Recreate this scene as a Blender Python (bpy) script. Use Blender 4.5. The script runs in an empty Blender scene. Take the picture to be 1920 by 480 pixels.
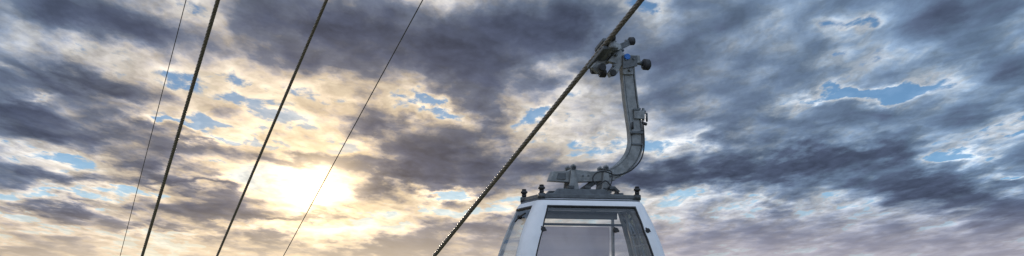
import bpy, bmesh, math, random
from mathutils import Vector, Matrix
random.seed(4)
sc = bpy.context.scene
sc.view_settings.view_transform = 'Standard'; sc.view_settings.look = 'None'; sc.view_settings.exposure = 0
PITCH = math.radians(6); F = 3600.0
CAM = Vector((0, 0, 1.7))
# ---------------------------------------------------------------- camera
cam = bpy.data.cameras.new("camera"); co = bpy.data.objects.new("camera", cam)
sc.collection.objects.link(co); co.location = CAM
co.rotation_euler = (math.pi/2 + PITCH, 0, 0)
cam.sensor_fit = 'HORIZONTAL'; cam.sensor_width = 36; cam.lens = 36*F/1920
cam.clip_start = 0.1; cam.clip_end = 30000
sc.camera = co
def pdir(px, py):
    f = Vector((0, math.cos(PITCH), math.sin(PITCH))); u = Vector((0, -math.sin(PITCH), math.cos(PITCH)))
    return f + Vector((1, 0, 0))*((px-960)/F) - u*((py-240)/F)
ROPE_D = pdir(-50, 1549).normalized()
AZ = math.atan2(ROPE_D.x, ROPE_D.y)
# ---------------------------------------------------------------- node helpers
class NT:
    def __init__(s, nt): s.nt = nt
    def n(s, t): return s.nt.nodes.new(t)
    def set(s, sock, v):
        if hasattr(v, 'is_output'): s.nt.links.new(v, sock)
        else: sock.default_value = v
    def m(s, op, a, b=None, c=None, clamp=False):
        k = s.n('ShaderNodeMath'); k.operation = op; k.use_clamp = clamp
        s.set(k.inputs[0], a)
        if b is not None: s.set(k.inputs[1], b)
        if c is not None: s.set(k.inputs[2], c)
        return k.outputs[0]
    def vm(s, op, a, b=None):
        k = s.n('ShaderNodeVectorMath'); k.operation = op; s.set(k.inputs[0], a)
        if b is not None:
            if op == 'SCALE': s.set(k.inputs['Scale'], b)
            else: s.set(k.inputs[1], b)
        return k.outputs['Value'] if op in ('LENGTH', 'DOT_PRODUCT', 'DISTANCE') else k.outputs[0]
    def comb(s, x, y, z=0.0):
        k = s.n('ShaderNodeCombineXYZ'); s.set(k.inputs[0], x); s.set(k.inputs[1], y); s.set(k.inputs[2], z); return k.outputs[0]
    def sep(s, v):
        k = s.n('ShaderNodeSeparateXYZ'); s.set(k.inputs[0], v); return k.outputs
    def noise(s, v, scale, detail=6, rough=.55, dist=0, color=False, lac=2.0):
        k = s.n('ShaderNodeTexNoise'); s.set(k.inputs['Vector'], v); k.inputs['Scale'].default_value = scale
        k.inputs['Detail'].default_value = detail; k.inputs['Roughness'].default_value = rough
        k.inputs['Distortion'].default_value = dist; k.inputs['Lacunarity'].default_value = lac
        return k.outputs[1] if color else k.outputs[0]
    def ss(s, v, a, b, lo=0.0, hi=1.0, interp='SMOOTHSTEP'):
        k = s.n('ShaderNodeMapRange'); k.interpolation_type = interp; s.set(k.inputs['Value'], v)
        k.inputs['From Min'].default_value = a; k.inputs['From Max'].default_value = b
        k.inputs['To Min'].default_value = lo; k.inputs['To Max'].default_value = hi; return k.outputs[0]
    def mix(s, f, a, b, mode='MIX'):
        k = s.n('ShaderNodeMix'); k.data_type = 'RGBA'; k.blend_type = mode
        s.set(k.inputs[0], f)
        for i, v in ((6, a), (7, b)):
            if isinstance(v, tuple) and len(v) == 3: v = (*v, 1)
            s.set(k.inputs[i], v)
        return k.outputs[2]
    def ramp(s, v, stops):
        k = s.n('ShaderNodeValToRGB'); s.set(k.inputs[0], v); e = k.color_ramp.elements
        while len(e) < len(stops): e.new(.5)
        for q, (p, c) in zip(e, stops): q.position = p; q.color = (*srgb(*c), 1)
        return k.outputs[0]
def srgb(r, g, b):
    f = lambda c: (c/12.92 if c <= .04045 else ((c+.055)/1.055)**2.4)
    return (f(r/255), f(g/255), f(b/255))
# ---------------------------------------------------------------- world
SX, SY = 590, 355
sun_az = math.radians((SX-960)/62.83); sun_el = math.radians(6-(SY-240)/62.83)
w = bpy.data.worlds.new("World"); sc.world = w; w.use_nodes = True
w.node_tree.nodes.clear(); T = NT(w.node_tree)
D = T.n('ShaderNodeTexCoord').outputs['Generated']
x, y, z = T.sep(D)
az = T.m('ARCTAN2', x, y); el = T.m('ARCSINE', z)
K = 62.83*180/math.pi
gx = T.m('MULTIPLY_ADD', az, K, 960.0)
gy = T.m('MULTIPLY_ADD', el, -K, 240+6*62.83)
G = T.comb(gx, gy)
h = T.m('MAXIMUM', T.m('MULTIPLY_ADD', gy, -1/600, 1.0), -.05)
wv = T.m('DIVIDE', 1.0, T.m('ADD', h, .32))
px_ = T.m('MULTIPLY', T.m('MULTIPLY_ADD', gx, 1/560, -960/560), wv)
SEED = 2.3
P = T.comb(px_, T.m('MULTIPLY', wv, 2.0), SEED)
wc = T.vm('SUBTRACT', T.noise(P, 2.4, 3, .5, color=True), (.5, .5, .5))
wc2 = T.vm('SUBTRACT', T.noise(P, 8.0, 5, .6, color=True), (.5, .5, .5))
Pw = T.vm('ADD', P, T.vm('ADD', T.vm('SCALE', wc, .10), T.vm('SCALE', wc2, .06)))
Gw = T.vm('ADD', G, T.vm('ADD', T.vm('MULTIPLY', wc, (170, 80, 0)), T.vm('MULTIPLY', wc2, (140, 80, 0))))
def layout(blobs, start=0.0):
    acc = start
    for (bx, by, rx, ry, ang, amp) in blobs:
        mp = T.n('ShaderNodeMapping'); mp.vector_type = 'TEXTURE'
        T.set(mp.inputs[0], Gw); mp.inputs[1].default_value = (bx, by, 0)
        mp.inputs[2].default_value = (0, 0, math.radians(ang)); mp.inputs[3].default_value = (rx*1.9, ry*1.9, 1)
        g = T.n('ShaderNodeTexGradient'); g.gradient_type = 'QUADRATIC_SPHERE'
        T.set(g.inputs[0], mp.outputs[0])
        acc = T.m('MULTIPLY_ADD', g.outputs['Fac'], amp*1.6, acc)
    return acc
dens_blobs = [
 (620,45,230,75,4,.30),(820,70,240,95,4,.32),(1000,40,120,55,6,.30),(880,150,110,65,10,.24),(640,130,110,50,10,.14),
 (90,40,200,45,12,.26),(240,70,130,35,18,.22),(150,150,170,32,14,.30),(60,215,140,45,8,.24),(30,270,120,30,0,.12),
 (190,260,150,26,6,.16),(300,310,140,20,5,.16),(120,345,160,12,0,.14),(350,350,110,10,0,.16),
 (700,245,90,30,5,.20),(610,200,60,18,10,.10),(760,330,150,26,0,.26),(560,305,80,14,0,.22),(480,265,60,12,0,.12),
 (900,230,70,42,8,.12),(860,290,110,30,6,.16),(900,420,90,20,-10,.16),(720,465,90,18,0,.20),(560,410,130,8,0,.20),
 (300,420,150,9,0,.16),(130,395,150,9,0,.14),(40,476,70,9,0,.2),(330,455,120,6,0,.1),
 (1330,325,190,34,0,.40),(1530,305,170,32,-4,.42),(1230,345,100,22,0,.2),(1640,290,60,22,-10,.2),
 (1760,370,150,34,10,.36),(1870,400,80,28,8,.24),(1690,345,70,24,0,.2),(1500,430,300,26,0,.06),(1800,450,200,22,0,.06),
 (1380,110,170,60,-8,.07),(1560,100,200,60,-8,.06),(1780,40,190,55,0,.15),(1880,120,120,45,5,.10),(1330,200,140,26,-6,.07),
 (1560,240,150,16,-3,.05),(1240,120,90,70,0,.07),(1450,20,150,25,0,.08),(1740,230,90,20,0,.05),(1350,40,80,40,0,.08),
 (430,130,70,75,20,-.03),(390,190,80,30,10,-.04),(520,190,120,45,10,-.03),(600,365,100,30,0,-.20),(480,335,120,22,0,-.12),(400,110,80,50,20,.06),
 (700,190,70,22,-15,-.08),(820,215,80,14,12,-.22),(1070,140,50,60,-20,-.22),(1140,60,30,40,20,-.08),(960,265,90,35,-15,-.12),(1060,280,80,25,0,-.06),
 (1240,28,46,30,0,-.16),(1600,50,70,26,-10,-.16),(1620,178,90,16,-3,-.34),(1480,190,90,16,-12,-.20),(1720,170,120,24,-8,-.16),
 (1880,235,70,36,0,-.16),(1300,262,110,14,-6,-.18),(1800,300,90,18,0,-.28),(1890,340,60,14,0,-.22),(1640,350,50,12,0,-.12),
 (340,235,90,12,8,-.32),(390,260,70,9,5,-.26),(250,200,90,14,12,-.10),(95,185,60,9,5,-.14),(850,372,70,12,3,-.34),(990,215,50,14,-10,-.22),
 (150,300,180,10,0,-.10),(150,370,220,12,0,-.12),(200,440,350,22,0,-.10),(560,440,140,16,0,-.12),(330,20,70,30,25,-.08),
 (1450,390,200,14,0,-.14),(20,150,70,10,0,-.10),(1160,230,60,30,0,-.04)]
L = layout(dens_blobs)
n1 = T.noise(Pw, 1.8, 9, .55)
P2 = T.vm('ADD', Pw, (7.1, 3.7, 0))
n2 = T.noise(P2, 7.5, 6, .57)
sunh = 1-SY/600; sw = 1/(sunh+.32)
sunP = ((SX-960)/560*sw, sw*2.0, SEED)
sdir = T.vm('NORMALIZE', T.vm('SUBTRACT', sunP, P))
n1b = T.noise(T.vm('ADD', Pw, T.vm('SCALE', sdir, .05)), 1.8, 9, .55)
n2b = T.noise(T.vm('ADD', P2, T.vm('SCALE', sdir, .02)), 7.5, 6, .57)
rel = T.m('ADD', T.m('MULTIPLY', T.m('SUBTRACT', n1, n1b), 1.2), T.m('MULTIPLY', T.m('SUBTRACT', n2, n2b), .5))
dens = T.m('ADD', T.m('MULTIPLY_ADD', n1, 1.45, .5-.725+.03), L)
dens = T.m('ADD', dens, T.m('MULTIPLY_ADD', n2, .85, -.425))
sd = T.vm('LENGTH', T.vm('MULTIPLY', T.vm('SUBTRACT', G, (SX, SY, 0)), (1, 1.35, 1)))
def gau(r, p=2.0): return T.m('POWER', 2.71828, T.m('MULTIPLY', T.m('POWER', T.m('DIVIDE', sd, r), p), -1.0))
near = gau(560.0); mid = gau(240.0, 1.4); core = gau(66.0)
leftness = T.ss(gx, 300, 1300, 1, 0)
lowness = T.ss(gy, 230, 480)
warm = T.m('MAXIMUM', near, T.m('MULTIPLY', leftness, T.m('MULTIPLY_ADD', lowness, .65, .1)))
cool_c = T.ramp(dens, [(.30,(190,208,224)),(.37,(206,214,224)),(.45,(168,186,206)),(.54,(131,154,181)),(.66,(105,127,155)),(.84,(82,96,121)),(1.0,(70,81,104))])
warm_c = T.ramp(dens, [(.30,(255,240,215)),(.42,(253,229,194)),(.51,(228,204,174)),(.60,(174,161,154)),(.71,(118,115,124)),(.88,(84,86,103)),(1.0,(72,75,93))])
low_c = T.ramp(dens, [(.30,(192,196,206)),(.45,(182,182,194)),(.58,(154,157,174)),(.75,(108,116,140)),(1.0,(86,95,120))])
cool_c = T.mix(T.m('MULTIPLY', T.ss(gy, 330, 470), .85), cool_c, low_c)
ccol = T.mix(warm, cool_c, warm_c)
t2 = T.ss(dens, .5, .75)
tex = T.m('MULTIPLY_ADD', rel, T.m('MULTIPLY_ADD', t2, -2.0, 5.2), 1.0)
tex = T.m('MINIMUM', T.m('MAXIMUM', tex, .73), 1.5)
ccol = T.vm('MULTIPLY', ccol, T.comb(tex, tex, tex))
hz = T.mix(T.ss(gx, 650, 1350), srgb(236, 214, 184), srgb(176, 171, 182))
ccol = T.mix(T.ss(gy, 375, 530, 0, .78), ccol, hz)
glow = T.m('ADD', T.m('MULTIPLY', mid, T.m('MULTIPLY_ADD', t2, -.34, .50)), T.m('MULTIPLY', core, 1.7))
ccol = T.vm('ADD', ccol, T.vm('MULTIPLY', T.comb(glow, glow, glow), (1.0, .73, .38)))
bk = T.m('MULTIPLY_ADD', T.ss(y, -.3, .75, 1, 0), 1.1, 1.0)
ccol = T.vm('MULTIPLY', ccol, T.comb(bk, bk, bk))
sky = T.n('ShaderNodeTexSky'); sky.sky_type = 'NISHITA'; sky.sun_disc = False
sky.sun_elevation = sun_el; sky.sun_rotation = sun_az; sky.air_density = 1.0; sky.dust_density = .6; sky.ozone_density = 2.5
T.set(sky.inputs[0], T.vm('NORMALIZE', T.vm('MULTIPLY', D, (1, 1, 4.5))))
b1 = T.n('ShaderNodeBackground'); T.set(b1.inputs[0], T.vm('MULTIPLY', sky.outputs[0], (.92, 1.5, 1.9))); b1.inputs[1].default_value = .13
b2 = T.n('ShaderNodeBackground'); T.set(b2.inputs[0], ccol); b2.inputs[1].default_value = 1
cover = T.m('MAXIMUM', T.ss(T.m('ADD', dens, T.m('MULTIPLY_ADD', n2, .5, -.25)), .24, .42, .15, 1), T.m('MULTIPLY', mid, .9))
cover = T.m('MAXIMUM', cover, T.ss(gy, 300, 470, 0, .85))
ms = T.n('ShaderNodeMixShader'); T.set(ms.inputs[0], cover)
T.nt.links.new(b1.outputs[0], ms.inputs[1]); T.nt.links.new(b2.outputs[0], ms.inputs[2])
wo = T.n('ShaderNodeOutputWorld'); T.nt.links.new(ms.outputs[0], wo.inputs[0])
# ---------------------------------------------------------------- sun
sl = bpy.data.lights.new("sun", 'SUN'); sl.energy = 3.5; sl.angle = math.radians(.5); sl.color = (1, .84, .64)
so = bpy.data.objects.new("sun", sl); sc.collection.objects.link(so)
sdv = Vector((math.sin(sun_az)*math.cos(sun_el), math.cos(sun_az)*math.cos(sun_el), math.sin(sun_el)))
so.rotation_euler = sdv.to_track_quat('Z', 'Y').to_euler(); so.location = (-20, 60, 30)
# ---------------------------------------------------------------- materials
def mat(name, col, rough=.5, metal=0.0, var=.12, scale=8, bump=.0, spec=None):
    m = bpy.data.materials.new(name); m.use_nodes = True; t = NT(m.node_tree)
    b = m.node_tree.nodes['Principled BSDF']; b.inputs['Metallic'].default_value = metal
    tc = t.n('ShaderNodeTexCoord').outputs['Object']
    n = t.noise(tc, scale, 6, .62)
    f = t.ss(n, .3, .7)
    lo = tuple(c*(1-var) for c in col); hi = tuple(min(1, c*(1+var)) for c in col)
    t.set(b.inputs['Base Color'], t.mix(f, lo, hi))
    t.set(b.inputs['Roughness'], t.m('MULTIPLY_ADD', t.noise(tc, scale*2.3, 5), .25, rough-.12))
    if bump:
        bp = t.n('ShaderNodeBump'); bp.inputs['Strength'].default_value = bump; bp.inputs['Distance'].default_value = .01
        t.set(bp.inputs['Height'], t.noise(tc, scale*5, 5)); t.set(b.inputs['Normal'], bp.outputs[0])
    return m
M_WHITE = mat("white_paint", (.76, .76, .79), .35, 0, .06, 3)
M_STEEL = mat("galvanised_steel", (.24, .25, .255), .5, .35, .28, 9, .15)
M_LIGHT = mat("aluminium_trim", (.45, .46, .47), .4, .3, .1, 9)
M_DARK = mat("dark_steel", (.07, .075, .08), .5, .4, .3, 12, .2)
M_MIDS = mat("grey_steel", (.12, .13, .14), .5, .4, .25, 10, .2)
M_RUB = mat("black_rubber", (.025, .025, .028), .6, 0, .2, 10)
M_BLUE = mat("blue_plastic", (.02, .16, .55), .4)
M_GREY = mat("grey_interior", (.12, .13, .15), .6)
M_ROPE = mat("rope_steel", (.20, .18, .16), .45, .5, .35, 14, .2)
M_WIRE = mat("wire_steel", (.08, .08, .085), .5, .4)
M_SEAT = mat("seat_fabric", (.05, .07, .10), .8)
def glass(name, tint, refl=1.0, haze=0.0, hazecol=(.6, .58, .62), trans=False):
    m = bpy.data.materials.new(name); m.use_nodes = True; nt = m.node_tree; nt.nodes.clear(); t = NT(nt)
    tr = t.n('ShaderNodeBsdfTransparent'); tr.inputs[0].default_value = (*tint, 1)
    gl = t.n('ShaderNodeBsdfGlossy'); gl.inputs['Roughness'].default_value = .03
    tc = t.n('ShaderNodeTexCoord').outputs['Object']
    fr = t.n('ShaderNodeFresnel'); fr.inputs[0].default_value = 1.5
    mx = t.n('ShaderNodeMixShader'); t.set(mx.inputs[0], t.m('MULTIPLY', fr.outputs[0], refl))
    base = tr.outputs[0]
    if haze:
        d2 = t.n('ShaderNodeBsdfDiffuse'); d2.inputs[0].default_value = (*hazecol, 1); dd = d2.outputs[0]
        if trans:
            d3 = t.n('ShaderNodeBsdfTranslucent'); d3.inputs[0].default_value = (*hazecol, 1)
            m3 = t.n('ShaderNodeMixShader'); m3.inputs[0].default_value = .42; nt.links.new(dd, m3.inputs[1]); nt.links.new(d3.outputs[0], m3.inputs[2]); dd = m3.outputs[0]
        hm = t.n('ShaderNodeMixShader'); t.set(hm.inputs[0], t.ss(t.noise(tc, 2.0, 5), .2, .8, haze*.85, min(1, haze*1.15)))
        nt.links.new(base, hm.inputs[1]); nt.links.new(dd, hm.inputs[2]); base = hm.outputs[0]
    nt.links.new(base, mx.inputs[1]); nt.links.new(gl.outputs[0], mx.inputs[2])
    o = t.n('ShaderNodeOutputMaterial'); nt.links.new(mx.outputs[0], o.inputs[0]); return m
M_GLASS = glass("window_glass", (.84, .87, .89), 1.3, .06)
M_FROST = glass("frosted_glass", (.8, .8, .84), 1.0, .78, (.68, .69, .84), True)
# ---------------------------------------------------------------- mesh helpers
def new_obj(name, bm, mats, parent=None, smooth=False):
    me = bpy.data.meshes.new(name); bm.normal_update(); bm.to_mesh(me); bm.free()
    for m_ in mats: me.materials.append(m_)
    if smooth:
        for p in me.polygons: p.use_smooth = True
    o = bpy.data.objects.new(name, me); sc.collection.objects.link(o)
    if parent: o.parent = parent
    return o
def bevel_new(bm, verts, r, seg=2):
    es = set(e for v in verts for e in v.link_edges)
    bmesh.ops.bevel(bm, geom=list(es), offset=r, segments=seg, affect='EDGES', profile=.5)
def merge(bm, tmp):
    me = bpy.data.meshes.new("t"); tmp.to_mesh(me); tmp.free(); bm.from_mesh(me); bpy.data.meshes.remove(me)
def box(bm, c, s, rot=None, bev=.008, mi=0):
    tmp = bmesh.new(); bmesh.ops.create_cube(tmp, size=1)
    bmesh.ops.scale(tmp, vec=s, verts=tmp.verts)
    if bev: bevel_new(tmp, list(tmp.verts), min(bev, min(s)*.4))
    if rot is not None: bmesh.ops.transform(tmp, matrix=rot.to_4x4(), verts=tmp.verts)
    bmesh.ops.translate(tmp, vec=c, verts=tmp.verts)
    for f in tmp.faces: f.material_index = mi
    merge(bm, tmp)
def cyl(bm, a, b, r, seg=20, bev=.006, mi=0, r2=None):
    a = Vector(a); b = Vector(b); d = b-a
    tmp = bmesh.new(); bmesh.ops.create_cone(tmp, cap_ends=True, segments=seg, radius1=r, radius2=r if r2 is None else r2, depth=d.length)
    if bev:
        es = [e for e in tmp.edges if any(len(f.verts) > 4 for f in e.link_faces)]
        bmesh.ops.bevel(tmp, geom=es, offset=min(bev, r*.4, d.length*.3), segments=2, affect='EDGES')
    q = Vector((0, 0, 1)).rotation_difference(d)
    bmesh.ops.transform(tmp, matrix=Matrix.Translation((a+b)/2) @ q.to_matrix().to_4x4(), verts=tmp.verts)
    for f in tmp.faces: f.material_index = mi; f.smooth = len(f.verts) == 4
    merge(bm, tmp)
def plate(bm, pts, y0, y1, bev=.006, mi=0):
    tmp = bmesh.new(); vs = [tmp.verts.new((p[0], y0, p[1])) for p in pts]; f = tmp.faces.new(vs)
    r = bmesh.ops.extrude_face_region(tmp, geom=[f])
    bmesh.ops.translate(tmp, vec=(0, y1-y0, 0), verts=[v for v in r['geom'] if isinstance(v, bmesh.types.BMVert)])
    bmesh.ops.recalc_face_normals(tmp, faces=tmp.faces)
    if bev: bmesh.ops.bevel(tmp, geom=list(tmp.edges), offset=bev, segments=1, affect='EDGES')
    for f in tmp.faces: f.material_index = mi
    merge(bm, tmp)
def tube(bm, pts, r, seg=8, mi=0):
    pts = [Vector(p) for p in pts]; rings = []; u = None
    for i, p in enumerate(pts):
        t = (pts[min(i+1, len(pts)-1)]-pts[max(i-1, 0)]).normalized()
        u = t.orthogonal().normalized() if u is None else (u - t*u.dot(t)).normalized()
        v = t.cross(u)
        rings.append([bm.verts.new(p+(u*math.cos(a)+v*math.sin(a))*r) for a in [k*2*math.pi/seg for k in range(seg)]])
    for i in range(len(rings)-1):
        for k in range(seg):
            f = bm.faces.new((rings[i][k], rings[i][(k+1) % seg], rings[i+1][(k+1) % seg], rings[i+1][k])); f.smooth = True; f.material_index = mi
def catmull(pts, n=8):
    P_ = [Vector(p) for p in pts]; P_ = [2*P_[0]-P_[1]]+P_+[2*P_[-1]-P_[-2]]; out = []
    for i in range(1, len(P_)-2):
        for k in range(n):
            t = k/n; a, b, c, d = P_[i-1:i+3]
            out.append(.5*((2*b)+(c-a)*t+(2*a-5*b+4*c-d)*t*t+(3*b-a-3*c+d)*t**3))
    out.append(P_[-2]); return out
# ---------------------------------------------------------------- gondola (local: y along travel, z up, origin = roof centre)
gon = bpy.data.objects.new("cable_car_gondola", None); sc.collection.objects.link(gon)
DEPTH = 27.7
GP = CAM + pdir(1087, 378)*DEPTH
gon.location = GP; gon.rotation_euler = (0, 0, -AZ)
GM = Matrix.Translation(GP) @ Matrix.Rotation(-AZ, 4, 'Z')
X = lambda px, yl=0: (px-1087+39*yl)/124.0
Z = lambda py: (378-py)/130.0
prof = [(0, .66, .44), (-.02, .735, .50), (-.05, .775, .53), (-.10, .805, .555), (-.2, .85, .585), (-.33, .915, .62), (-.55, 1.00, .67),
        (-.8, 1.075, .715), (-1.1, 1.12, .75), (-1.35, 1.12, .75), (-1.6, 1.08, .72), (-1.85, .99, .66), (-2.05, .86, .57), (-2.12, .78, .5)]
def hp(zz):
    for i in range(len(prof)-1):
        a, b = prof[i], prof[i+1]
        if b[0] <= zz <= a[0]:
            t = (a[0]-zz)/(a[0]-b[0]); return (a[1]+(b[1]-a[1])*t, a[2]+(b[2]-a[2])*t)
    return prof[-1][1:]
zs = [0, -.01, -.02, -.035, -.05, -.075, -.10, -.122] + [-.16-.05*i for i in range(22)] + [-1.24, -1.262, -1.29] + [-1.35-.06*i for i in range(12)] + [-2.05, -2.12]
zs = sorted(set(round(v, 4) for v in zs), reverse=True)
NC = 8
def ring(zz):
    hx, hy = hp(zz); r = min(.17, .1+.1*abs(zz)*1.5)
    out = []
    corners = [(1, -1, -90), (1, 1, 0), (-1, 1, 90), (-1, -1, 180)]
    for ci, (sx, sy, a0) in enumerate(corners):
        cx, cy = sx*(hx-r), sy*(hy-r)
        for k in range(NC+1):
            a = math.radians(a0+90*k/NC); out.append((cx+r*math.cos(a), cy+r*math.sin(a), ('c', ci, k)))
        nx = corners[(ci+1) % 4]; ex, ey = nx[0]*(hx-r), nx[1]*(hy-r)
        a = math.radians(a0+90)
        p0 = Vector((cx+r*math.cos(a), cy+r*math.sin(a))); p1 = Vector((ex+r*math.cos(a), ey+r*math.sin(a)))
        ln = (p1-p0).length; br = [.035, .055] + [.055+(ln-.11)*q/10 for q in range(1, 10)] + [ln-.055, ln-.035]
        for q, s_ in enumerate(br):
            p = p0+(p1-p0)*(s_/ln); out.append((p.x, p.y, ('f', ci, q)))
    return out
rings = [ring(v) for v in zs]; NR = len(rings[0])
bf = bmesh.new(); bg = bmesh.new()
fv = [[bf.verts.new((p[0], p[1], zz)) for p in rg] for rg, zz in zip(rings, zs)]
gv = [[bg.verts.new((p[0]*.992, p[1]*.992, zz)) for p in rg] for rg, zz in zip(rings, zs)]
for k in range(len(zs)-1):
    zm = (zs[k]+zs[k+1])/2
    for j in range(NR):
        j2 = (j+1) % NR; tag = rings[0][j][2]
        kind = None
        if zm > -.10 or zm < -1.262: kind = 0
        elif tag[0] == 'c' and tag[2] < NC:
            if tag[1] in (0, 3): kind = 0
            else: kind = 2 if tag[2] in (3, 4) else None
        else:
            q = -1 if tag[0] == 'c' else tag[2]
            side = tag[1]
            nearA = (side == 3) or (side == 0); nearB = (side == 3) or (side == 2)
            if nearA and q == -1: kind = 0
            elif nearA and q == 0: kind = 1
            elif nearB and q == 12: kind = 0
            elif nearB and q == 11: kind = 1 if side == 3 else 2
            elif side in (0,) and q in (5, 6): kind = 2
            elif zm > -.122 or zm < -1.24: kind = 1
        if kind is None and zm > -.122: kind = 1
        if kind is not None:
            f = bf.faces.new((fv[k][j], fv[k+1][j], fv[k+1][j2], fv[k][j2])); f.material_index = kind; f.smooth = True
        else:
            f = bg.faces.new((gv[k][j], gv[k+1][j], gv[k+1][j2], gv[k][j2])); f.smooth = True
for b_ in (bf, bg):
    bmesh.ops.delete(b_, geom=[v for v in b_.verts if not v.link_faces], context='VERTS')
bmesh.ops.recalc_face_normals(bf, faces=bf.faces)
fo = new_obj("cabin_frame", bf, [M_WHITE, M_RUB, M_LIGHT], gon)
sm = fo.modifiers.new("s", 'SOLIDIFY'); sm.thickness = .035; sm.offset = 0
go = new_obj("cabin_windows", bg, [M_GLASS], gon)
b = bmesh.new()
box(b, (0, -.34, .004), (1.30, .20, .03)); box(b, (0, .36, .004), (1.30, .16, .03))
box(b, (-.48, .02, .004), (.34, .52, .03)); box(b, (.48, .02, .004), (.34, .52, .03))
box(b, (0, 0, -2.10), (1.5, .95, .06))
new_obj("roof_panel", b, [M_WHITE], gon)
b = bmesh.new()
lip = [(p[0]*1.012, p[1]*1.015, -.012) for p in ring(-.03)]; lip.append(lip[0]); tube(b, lip, .012, 6)
new_obj("roof_gutter", b, [M_GREY], gon)
# interior
b = bmesh.new()
box(b, (0, .56, -.17), (1.5, .04, .10), mi=0)
box(b, (0, -.50, -.135), (1.4, .03, .04), mi=0)
box(b, (-.35, .05, -.09), (.05, .95, .05), mi=0); box(b, (.35, .05, -.09), (.05, .95, .05), mi=0)
box(b, (.15, .57, -.30), (1.62, .03, .035), mi=1)
for yy in (-.25, .1, .4):
    tube(b, [(.82, yy, -.12), (.90, yy, -.4), (.99, yy, -.8), (1.03, yy, -1.25)], .020, 6, 2)
for zz, xx in ((-.45, .91), (-.62, .95), (-.8, .985)):
    tube(b, [(xx, -.25, zz), (xx, .4, zz)], .012, 6, 2)
tube(b, [(.70, .62, -.2), (.72, .66, -.9)], .025, 6, 2)
for s_ in (-1, 1):
    box(b, (0, s_*.48, -1.55), (1.5, .36, .08), mi=1); box(b, (0, s_*.62, -1.30), (1.5, .06, .35), mi=1)
new_obj("cabin_interior", b, [M_GREY, M_SEAT, M_LIGHT], gon)
b = bmesh.new()
box(b, (.02, .60, -.76), (1.24, .012, .86), bev=0)
new_obj("rear_frosted_pane", b, [M_FROST], gon)
b = bmesh.new()
for kx in (-.74, .33, .80):
    xx = kx; yy = -.63
    cyl(b, (xx, yy-.05, -.44), (xx, yy+.02, -.44), .035, 14); cyl(b, (xx-.03, yy-.02, -.40), (xx+.05, yy-.02, -.46), .014, 8)
tube(b, [(-.90, -.3, -.2), (-.93, -.1, -.24), (-.95, .05, -.30)], .012, 6); cyl(b, (-.93, 0, -.24), (-.87, 0, -.24), .03, 12)
new_obj("window_latches", b, [M_RUB], gon)
# ---- roof carrier frame
b = bmesh.new()
for yy in (-.22, .22):
    plate(b, [(-.66, .03), (-.60, .085), (-.46, .10), (-.40, .165), (.30, .165), (.40, .10), (.72, .085), (.78, .03)], yy-.035, yy+.035, mi=0)
for xx in (-.35, .18, .55): box(b, (xx, 0, .085), (.07, .5, .07), mi=0)
box(b, (.02, -.46, .045), (1.48, .05, .055), mi=0); box(b, (.02, .46, .045), (1.48, .05, .055), mi=0)
box(b, (-.70, 0, .045), (.05, .96, .055), mi=0); box(b, (.72, 0, .045), (.05, .96, .055), mi=0)
for i in range(14):
    xx = -.6+i*.095; cyl(b, (xx, -.26, .07), (xx, -.275, .07), .012, 8, 0, 1)
for xx in (-.2, .05, .42): box(b, (xx, -.20, .19), (.09, .10, .045), mi=1)
new_obj("roof_carrier", b, [M_MIDS, M_DARK], gon)
b = bmesh.new()
for sx in (-.705, .715):
    for yy in (-.46, .46):
        cyl(b, (sx, yy, .0), (sx, yy, .08), .055, 20, .006, 1); cyl(b, (sx, yy, .08), (sx, yy, .125), .034, 16)
        cyl(b, (sx, yy, .125), (sx, yy, .18), .050, 20, .014); cyl(b, (sx, yy, .18), (sx, yy, .20), .034, 16, .01)
new_obj("roof_buffers", b, [M_RUB, M_DARK], gon)
# suspension brackets
b = bmesh.new()
for bx in (X(1070), X(1131)):
    for yy in (-.14, .14):
        plate(b, [(bx-.075, .12), (bx+.085, .12), (bx+.075, .2), (bx+.035, .43), (bx+.045, .50), (bx, .535), (bx-.045, .50), (bx-.035, .42)], yy-.014, yy+.014)
        cyl(b, (bx, yy-.03, .475), (bx, yy+.03, .475), .032, 16, .004, 1)
        cyl(b, (bx-.03, yy-.03, .18), (bx-.03, yy+.03, .18), .018, 10, .003, 1)
    cyl(b, (bx, -.17, .475), (bx, .17, .475), .018, 12, 0, 1)
    box(b, (bx, 0, .42), (.05, .26, .05))
plate(b, [(X(1108), .30), (X(1125), .30), (X(1100), .17), (X(1085), .17)], -.05, .05, mi=1)
plate(b, [(X(1135), .22), (X(1150), .22), (X(1160), .15), (X(1130), .15)], -.10, -.04, mi=1)
new_obj("suspension_brackets", b, [M_STEEL, M_DARK], gon)
# ---- hanger arm
cl = [(1176,104,.16),(1179,140,.155),(1183,180,.16),(1188,215,.165),(1192,245,.165),(1192,270,.165),(1184,293,.165),(1168,312,.155),(1147,325,.14),(1120,330,.115),(1085,330,.11),(1055,330,.11)]
pts = catmull([(X(a), Z(b_), w_) for a, b_, w_ in cl], 6)
b = bmesh.new(); L1 = []; R1 = []
for i, p in enumerate(pts):
    a = pts[max(0, i-1)]; c = pts[min(len(pts)-1, i+1)]; t = Vector((c.x-a.x, c.y-a.y)).normalized(); n = Vector((-t.y, t.x))
    L1.append((p.x+n.x*p.z/2, p.y+n.y*p.z/2)); R1.append((p.x-n.x*p.z/2, p.y-n.y*p.z/2))
def strip_box(b, L_, R_, y0, y1, mi=0):
    q = []
    for l, r in zip(L_, R_):
        q.append([b.verts.new((l[0], y0, l[1])), b.verts.new((r[0], y0, r[1])), b.verts.new((r[0], y1, r[1])), b.verts.new((l[0], y1, l[1]))])
    fs = []
    for i in range(len(q)-1):
        for k in range(4): fs.append(b.faces.new((q[i][k], q[i][(k+1) % 4], q[i+1][(k+1) % 4], q[i+1][k])))
    fs.append(b.faces.new(q[0])); fs.append(b.faces.new(list(reversed(q[-1]))))
    for f in fs: f.material_index = mi
    return fs
strip_box(b, L1, R1, -.055, .055)
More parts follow.
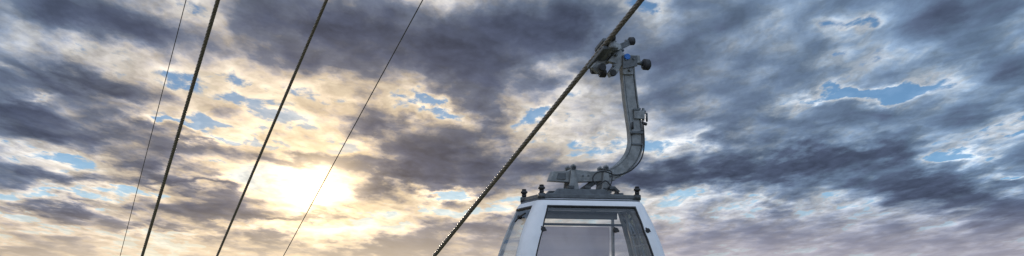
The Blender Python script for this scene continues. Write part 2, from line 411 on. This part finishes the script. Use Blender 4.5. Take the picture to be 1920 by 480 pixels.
bmesh.ops.recalc_face_normals(b, faces=b.faces)
bmesh.ops.bevel(b, geom=[e for e in b.edges if e.calc_face_angle(0) > .9], offset=.012, segments=2, affect='EDGES')
def flange(A, B, k):
    fl = bmesh.new(); O = [(a[0]+(b2[0]-a[0])*k, a[1]+(b2[1]-a[1])*k) for a, b2 in zip(A, B)]
    I = [(a[0]+(b2[0]-a[0])*(k-.1), a[1]+(b2[1]-a[1])*(k-.1)) for a, b2 in zip(A, B)]
    strip_box(fl, O, I, -.07, .07); bmesh.ops.recalc_face_normals(fl, faces=fl.faces); merge(b, fl)
flange(L1, R1, -.02); flange(L1, R1, 1.12)
plate(b, [(X(1028), Z(341)), (X(1035), Z(323)), (X(1062), Z(322)), (X(1068), Z(318)), (X(1110), Z(322)), (X(1135), Z(317)), (X(1150), Z(318)), (X(1150), Z(338)), (X(1105), Z(341)), (X(1068), Z(343))], -.085, .085)
plate(b, [(X(1040), Z(338)), (X(1044), Z(326)), (X(1058), Z(326)), (X(1058), Z(338))], -.10, -.086, .003, 1)
for px_b in (1090, 1100, 1142): cyl(b, (X(px_b), -.10, Z(330)), (X(px_b), -.083, Z(330)), .014, 8, 0, 1)
new_obj("hanger_arm", b, [M_STEEL, M_MIDS], gon)
b = bmesh.new()
box(b, (X(1203), -.02, Z(206)), (.13, .09, .05), mi=0); box(b, (X(1197), -.08, Z(212)), (.16, .03, .12), mi=1)
cyl(b, (X(1207), -.02, Z(198)), (X(1207), -.02, Z(222)), .022, 12, mi=0); cyl(b, (X(1214), -.02, Z(207)), (X(1214), -.02, Z(224)), .016, 12, mi=0)
cyl(b, (X(1204), -.02, Z(226)), (X(1214), -.02, Z(229)), .024, 12, mi=2); box(b, (X(1189), -.08, Z(203)), (.05, .04, .035), mi=0)
cyl(b, (X(1188), -.08, Z(205)), (X(1200), -.08, Z(200)), .014, 8, mi=0)
box(b, (X(1192), -.09, Z(246)), (.19, .03, .035), mi=0); cyl(b, (X(1180), -.09, Z(250)), (X(1205), -.09, Z(242)), .013, 8, mi=2)
box(b, (X(1193), -.06, Z(268)), (.17, .025, .03), mi=0); cyl(b, (X(1184), -.09, Z(226)), (X(1184), -.09, Z(240)), .016, 8, mi=2)
new_obj("arm_fittings", b, [M_MIDS, M_STEEL, M_RUB], gon)
b = bmesh.new()
tube(b, catmull([(X(1203), -.08, Z(215)), (X(1205), -.09, Z(245)), (X(1205), -.09, Z(275)), (X(1197), -.1, Z(300)), (X(1176), -.12, Z(320)), (X(1150), -.13, Z(328)),
     (X(1128), -.16, Z(322)), (X(1110), -.2, Z(326)), (X(1103), -.22, Z(338)), (X(1112), -.22, Z(348)), (X(1128), -.2, Z(340)), (X(1140), -.2, Z(352)), (X(1158), -.2, Z(368))], 6), .011, 6)
tube(b, catmull([(X(1120), -.16, Z(318)), (X(1140), -.16, Z(322)), (X(1138), -.2, Z(345)), (X(1122), -.24, Z(362))], 6), .008, 6)
new_obj("control_cable", b, [M_RUB], gon)
# ---- grip
RP = GM.inverted() @ (CAM + pdir(1121, 100)*1.0)
cl_ = GM.inverted() @ CAM; dl = (RP-cl_).normalized(); tt = (0-cl_.y)/dl.y; RP = cl_+dl*tt
rd = (GM.to_3x3().inverted() @ ROPE_D).normalized()
side = rd.cross(Vector((0, 0, 1))).normalized(); upv = side.cross(rd)
RM = Matrix((side, rd, upv)).transposed()
def R(a, b_, c): return RP + side*a + rd*b_ + upv*c
b = bmesh.new()
box(b, R(.075, 0, -.03), (.10, .95, .13), RM, .02, 0)
box(b, R(.0, .0, -.065), (.10, .80, .06), RM, .015, 1)
box(b, R(.02, -.15, .07), (.10, .42, .06), RM, .015, 1)
box(b, R(.16, -.05, .02), (.13, .5, .10), RM, .02, 0)
for q in (-.42, -.2, .1, .35): cyl(b, R(.1, q, -.12), R(.1, q, .11), .028, 10, .004, 1)
cyl(b, R(.04, .48, -.06), R(.16, .48, -.06), .075, 20, .012, 2)
cyl(b, R(.10, .30, -.19), R(.20, .30, -.19), .065, 20, .012, 2)
box(b, R(.14, .32, -.11), (.04, .16, .16), RM, .01, 0)
cyl(b, R(.02, -.52, .04), R(.1, -.52, .04), .05, 16, .01, 2)
for q in range(7): cyl(b, R(.24, -.22+q*.045, .03), R(.24, -.2+q*.045, .03), .055, 16, .004, 1 if q % 2 else 0)
plate(b, [(X(1137), Z(112)), (X(1158), Z(84)), (X(1170), Z(98)), (X(1198), Z(98)), (X(1200), Z(112)), (X(1187), Z(116)), (X(1186), Z(136)), (X(1166), Z(136)), (X(1164), Z(118)), (X(1156), Z(134)), (X(1143), Z(142)), (X(1139), Z(134)), (X(1152), Z(116))], -.10, .02, .008, 0)
plate(b, [(X(1164), Z(100)), (X(1192), Z(100)), (X(1192), Z(120)), (X(1164), Z(126))], -.14, -.10, .006, 1)
plate(b, [(X(1112), Z(122)), (X(1126), Z(104)), (X(1150), Z(96)), (X(1150), Z(112)), (X(1134), Z(118)), (X(1124), Z(134))], .03, .12, .006, 0)
plate(b, [(X(1142), Z(92)), (X(1150), Z(82)), (X(1186), Z(66)), (X(1190), Z(74)), (X(1158), Z(92))], -.06, .0, .006, 1)
cyl(b, (X(1180), -.03, Z(71)), (X(1191), -.03, Z(70)), .060, 22, .012, 2)
cyl(b, (X(1173), -.03, Z(72)), (X(1180), -.03, Z(71)), .03, 12, .004, 1)
cyl(b, (X(1150), -.03, Z(90)), (X(1150), -.03, Z(74)), .035, 14, .005, 1); cyl(b, (X(1150), -.03, Z(77)), (X(1150), -.03, Z(71)), .05, 16, .008, 2)
cyl(b, (X(1160), -.06, Z(84)), (X(1168), -.06, Z(92)), .03, 14, .005, 1)
cyl(b, (X(1190), -.03, Z(110)), (X(1207), -.03, Z(113)), .032, 14, .004, 1)
cyl(b, (X(1206), -.03, Z(114)), (X(1220), -.03, Z(115)), .082, 26, .016, 2)
cyl(b, (X(1219), -.03, Z(115)), (X(1222), -.03, Z(115)), .035, 14, .003, 0)
cyl(b, (X(1147), -.13, Z(134)), (X(1147), -.05, Z(134)), .05, 18, .01, 2); cyl(b, (X(1127), -.12, Z(124)), (X(1127), -.02, Z(124)), .055, 18, .01, 2)
for (qx, qy) in ((1170, 108), (1185, 106), (1178, 128), (1152, 100), (1147, 120)): cyl(b, (X(qx), -.16, Z(qy)), (X(qx), -.1, Z(qy)), .02, 10, .003, 1)
cyl(b, (X(1172), -.17, Z(103)), (X(1172), -.10, Z(103)), .045, 16, .006, 3)
new_obj("rope_grip", b, [M_STEEL, M_MIDS, M_RUB, M_BLUE], gon)
# ---------------------------------------------------------------- ropes
def rope(name, point, r, m, lobes=6, lay=.55, s0=-45, s1=330):
    d = ROPE_D; u = d.orthogonal().normalized(); v = d.cross(u); bm = bmesh.new()
    ss = []; s = s0
    while s < s1:
        ss.append(s); s += (.035 if -14 < s < 30 else .12 if s < 60 else 2.0) if lobes else 5.0
    seg = 24 if lobes else 10; prev = None
    for s in ss:
        rg = []
        for k in range(seg):
            a = 2*math.pi*k/seg
            rr = r*(1-.22*(1-abs(math.cos(lobes*a/2))**.7)) if lobes else r
            b_ = a + (2*math.pi*s/lay if lobes else 0)
            rg.append(bm.verts.new(point + d*s + (u*math.cos(b_)+v*math.sin(b_))*rr))
        if prev:
            for k in range(seg):
                f = bm.faces.new((prev[k], prev[(k+1) % seg], rg[(k+1) % seg], rg[k])); f.smooth = True
        prev = rg
    return new_obj(name, bm, [m])
rope("haul_rope", GM @ RP, .040, M_ROPE, lay=.9)
def at(px, py, dep): return CAM + pdir(px, py)*dep
rope("support_rope", at(337.5, 240, 31), .032, M_ROPE, lay=.8)
rope("support_rope", at(509.5, 240, 33), .026, M_ROPE, lay=.8)
rope("guide_wire", at(287, 240, 33), .0070, M_WIRE, lobes=0)
rope("guide_wire", at(662, 240, 30), .0075, M_WIRE, lobes=0)
# ---------------------------------------------------------------- ground
bm = bmesh.new(); rgs = []
rad = [0] + [4*1.22**i for i in range(42)]
hd = Vector((ROPE_D.x, ROPE_D.y)).normalized()
def gz(px, py):
    s = px*hd.x+py*hd.y
    zz = -.26*s-.6 if s > 0 else -.12*s-.6
    zz += .35*math.sin(px*.13+1)*math.sin(py*.11)+1.2*math.sin(px*.031)*math.sin(py*.027+2)-1.0
    if s < 0: zz = min(zz, 3)
    return max(zz, -150 + 3*math.sin(px*.004)*math.sin(py*.005))
cv = bm.verts.new((0, 0, gz(0, 0)))
for r_ in rad[1:]:
    rgs.append([bm.verts.new((r_*math.cos(a), r_*math.sin(a), gz(r_*math.cos(a), r_*math.sin(a)))) for a in [2*math.pi*k/96 for k in range(96)]])
for k in range(96): bm.faces.new((cv, rgs[0][k], rgs[0][(k+1) % 96]))
for i in range(len(rgs)-1):
    for k in range(96): bm.faces.new((rgs[i][k], rgs[i+1][k], rgs[i+1][(k+1) % 96], rgs[i][(k+1) % 96]))
mg = bpy.data.materials.new("mountain_grass"); mg.use_nodes = True; t = NT(mg.node_tree)
bs = mg.node_tree.nodes['Principled BSDF']; tc = t.n('ShaderNodeTexCoord').outputs['Object']
c1 = t.mix(t.ss(t.noise(tc, .15, 8, .65), .35, .65), (.05, .075, .03), (.11, .10, .055))
c2 = t.mix(t.ss(t.noise(tc, .02, 5, .5), .5, .65), c1, (.16, .15, .135))
t.set(bs.inputs['Base Color'], c2); bs.inputs['Roughness'].default_value = .9
bp = t.n('ShaderNodeBump'); bp.inputs['Distance'].default_value = .2; t.set(bp.inputs['Height'], t.noise(tc, 2.5, 8, .7)); t.set(bs.inputs['Normal'], bp.outputs[0])
new_obj("ground", bm, [mg], smooth=True)
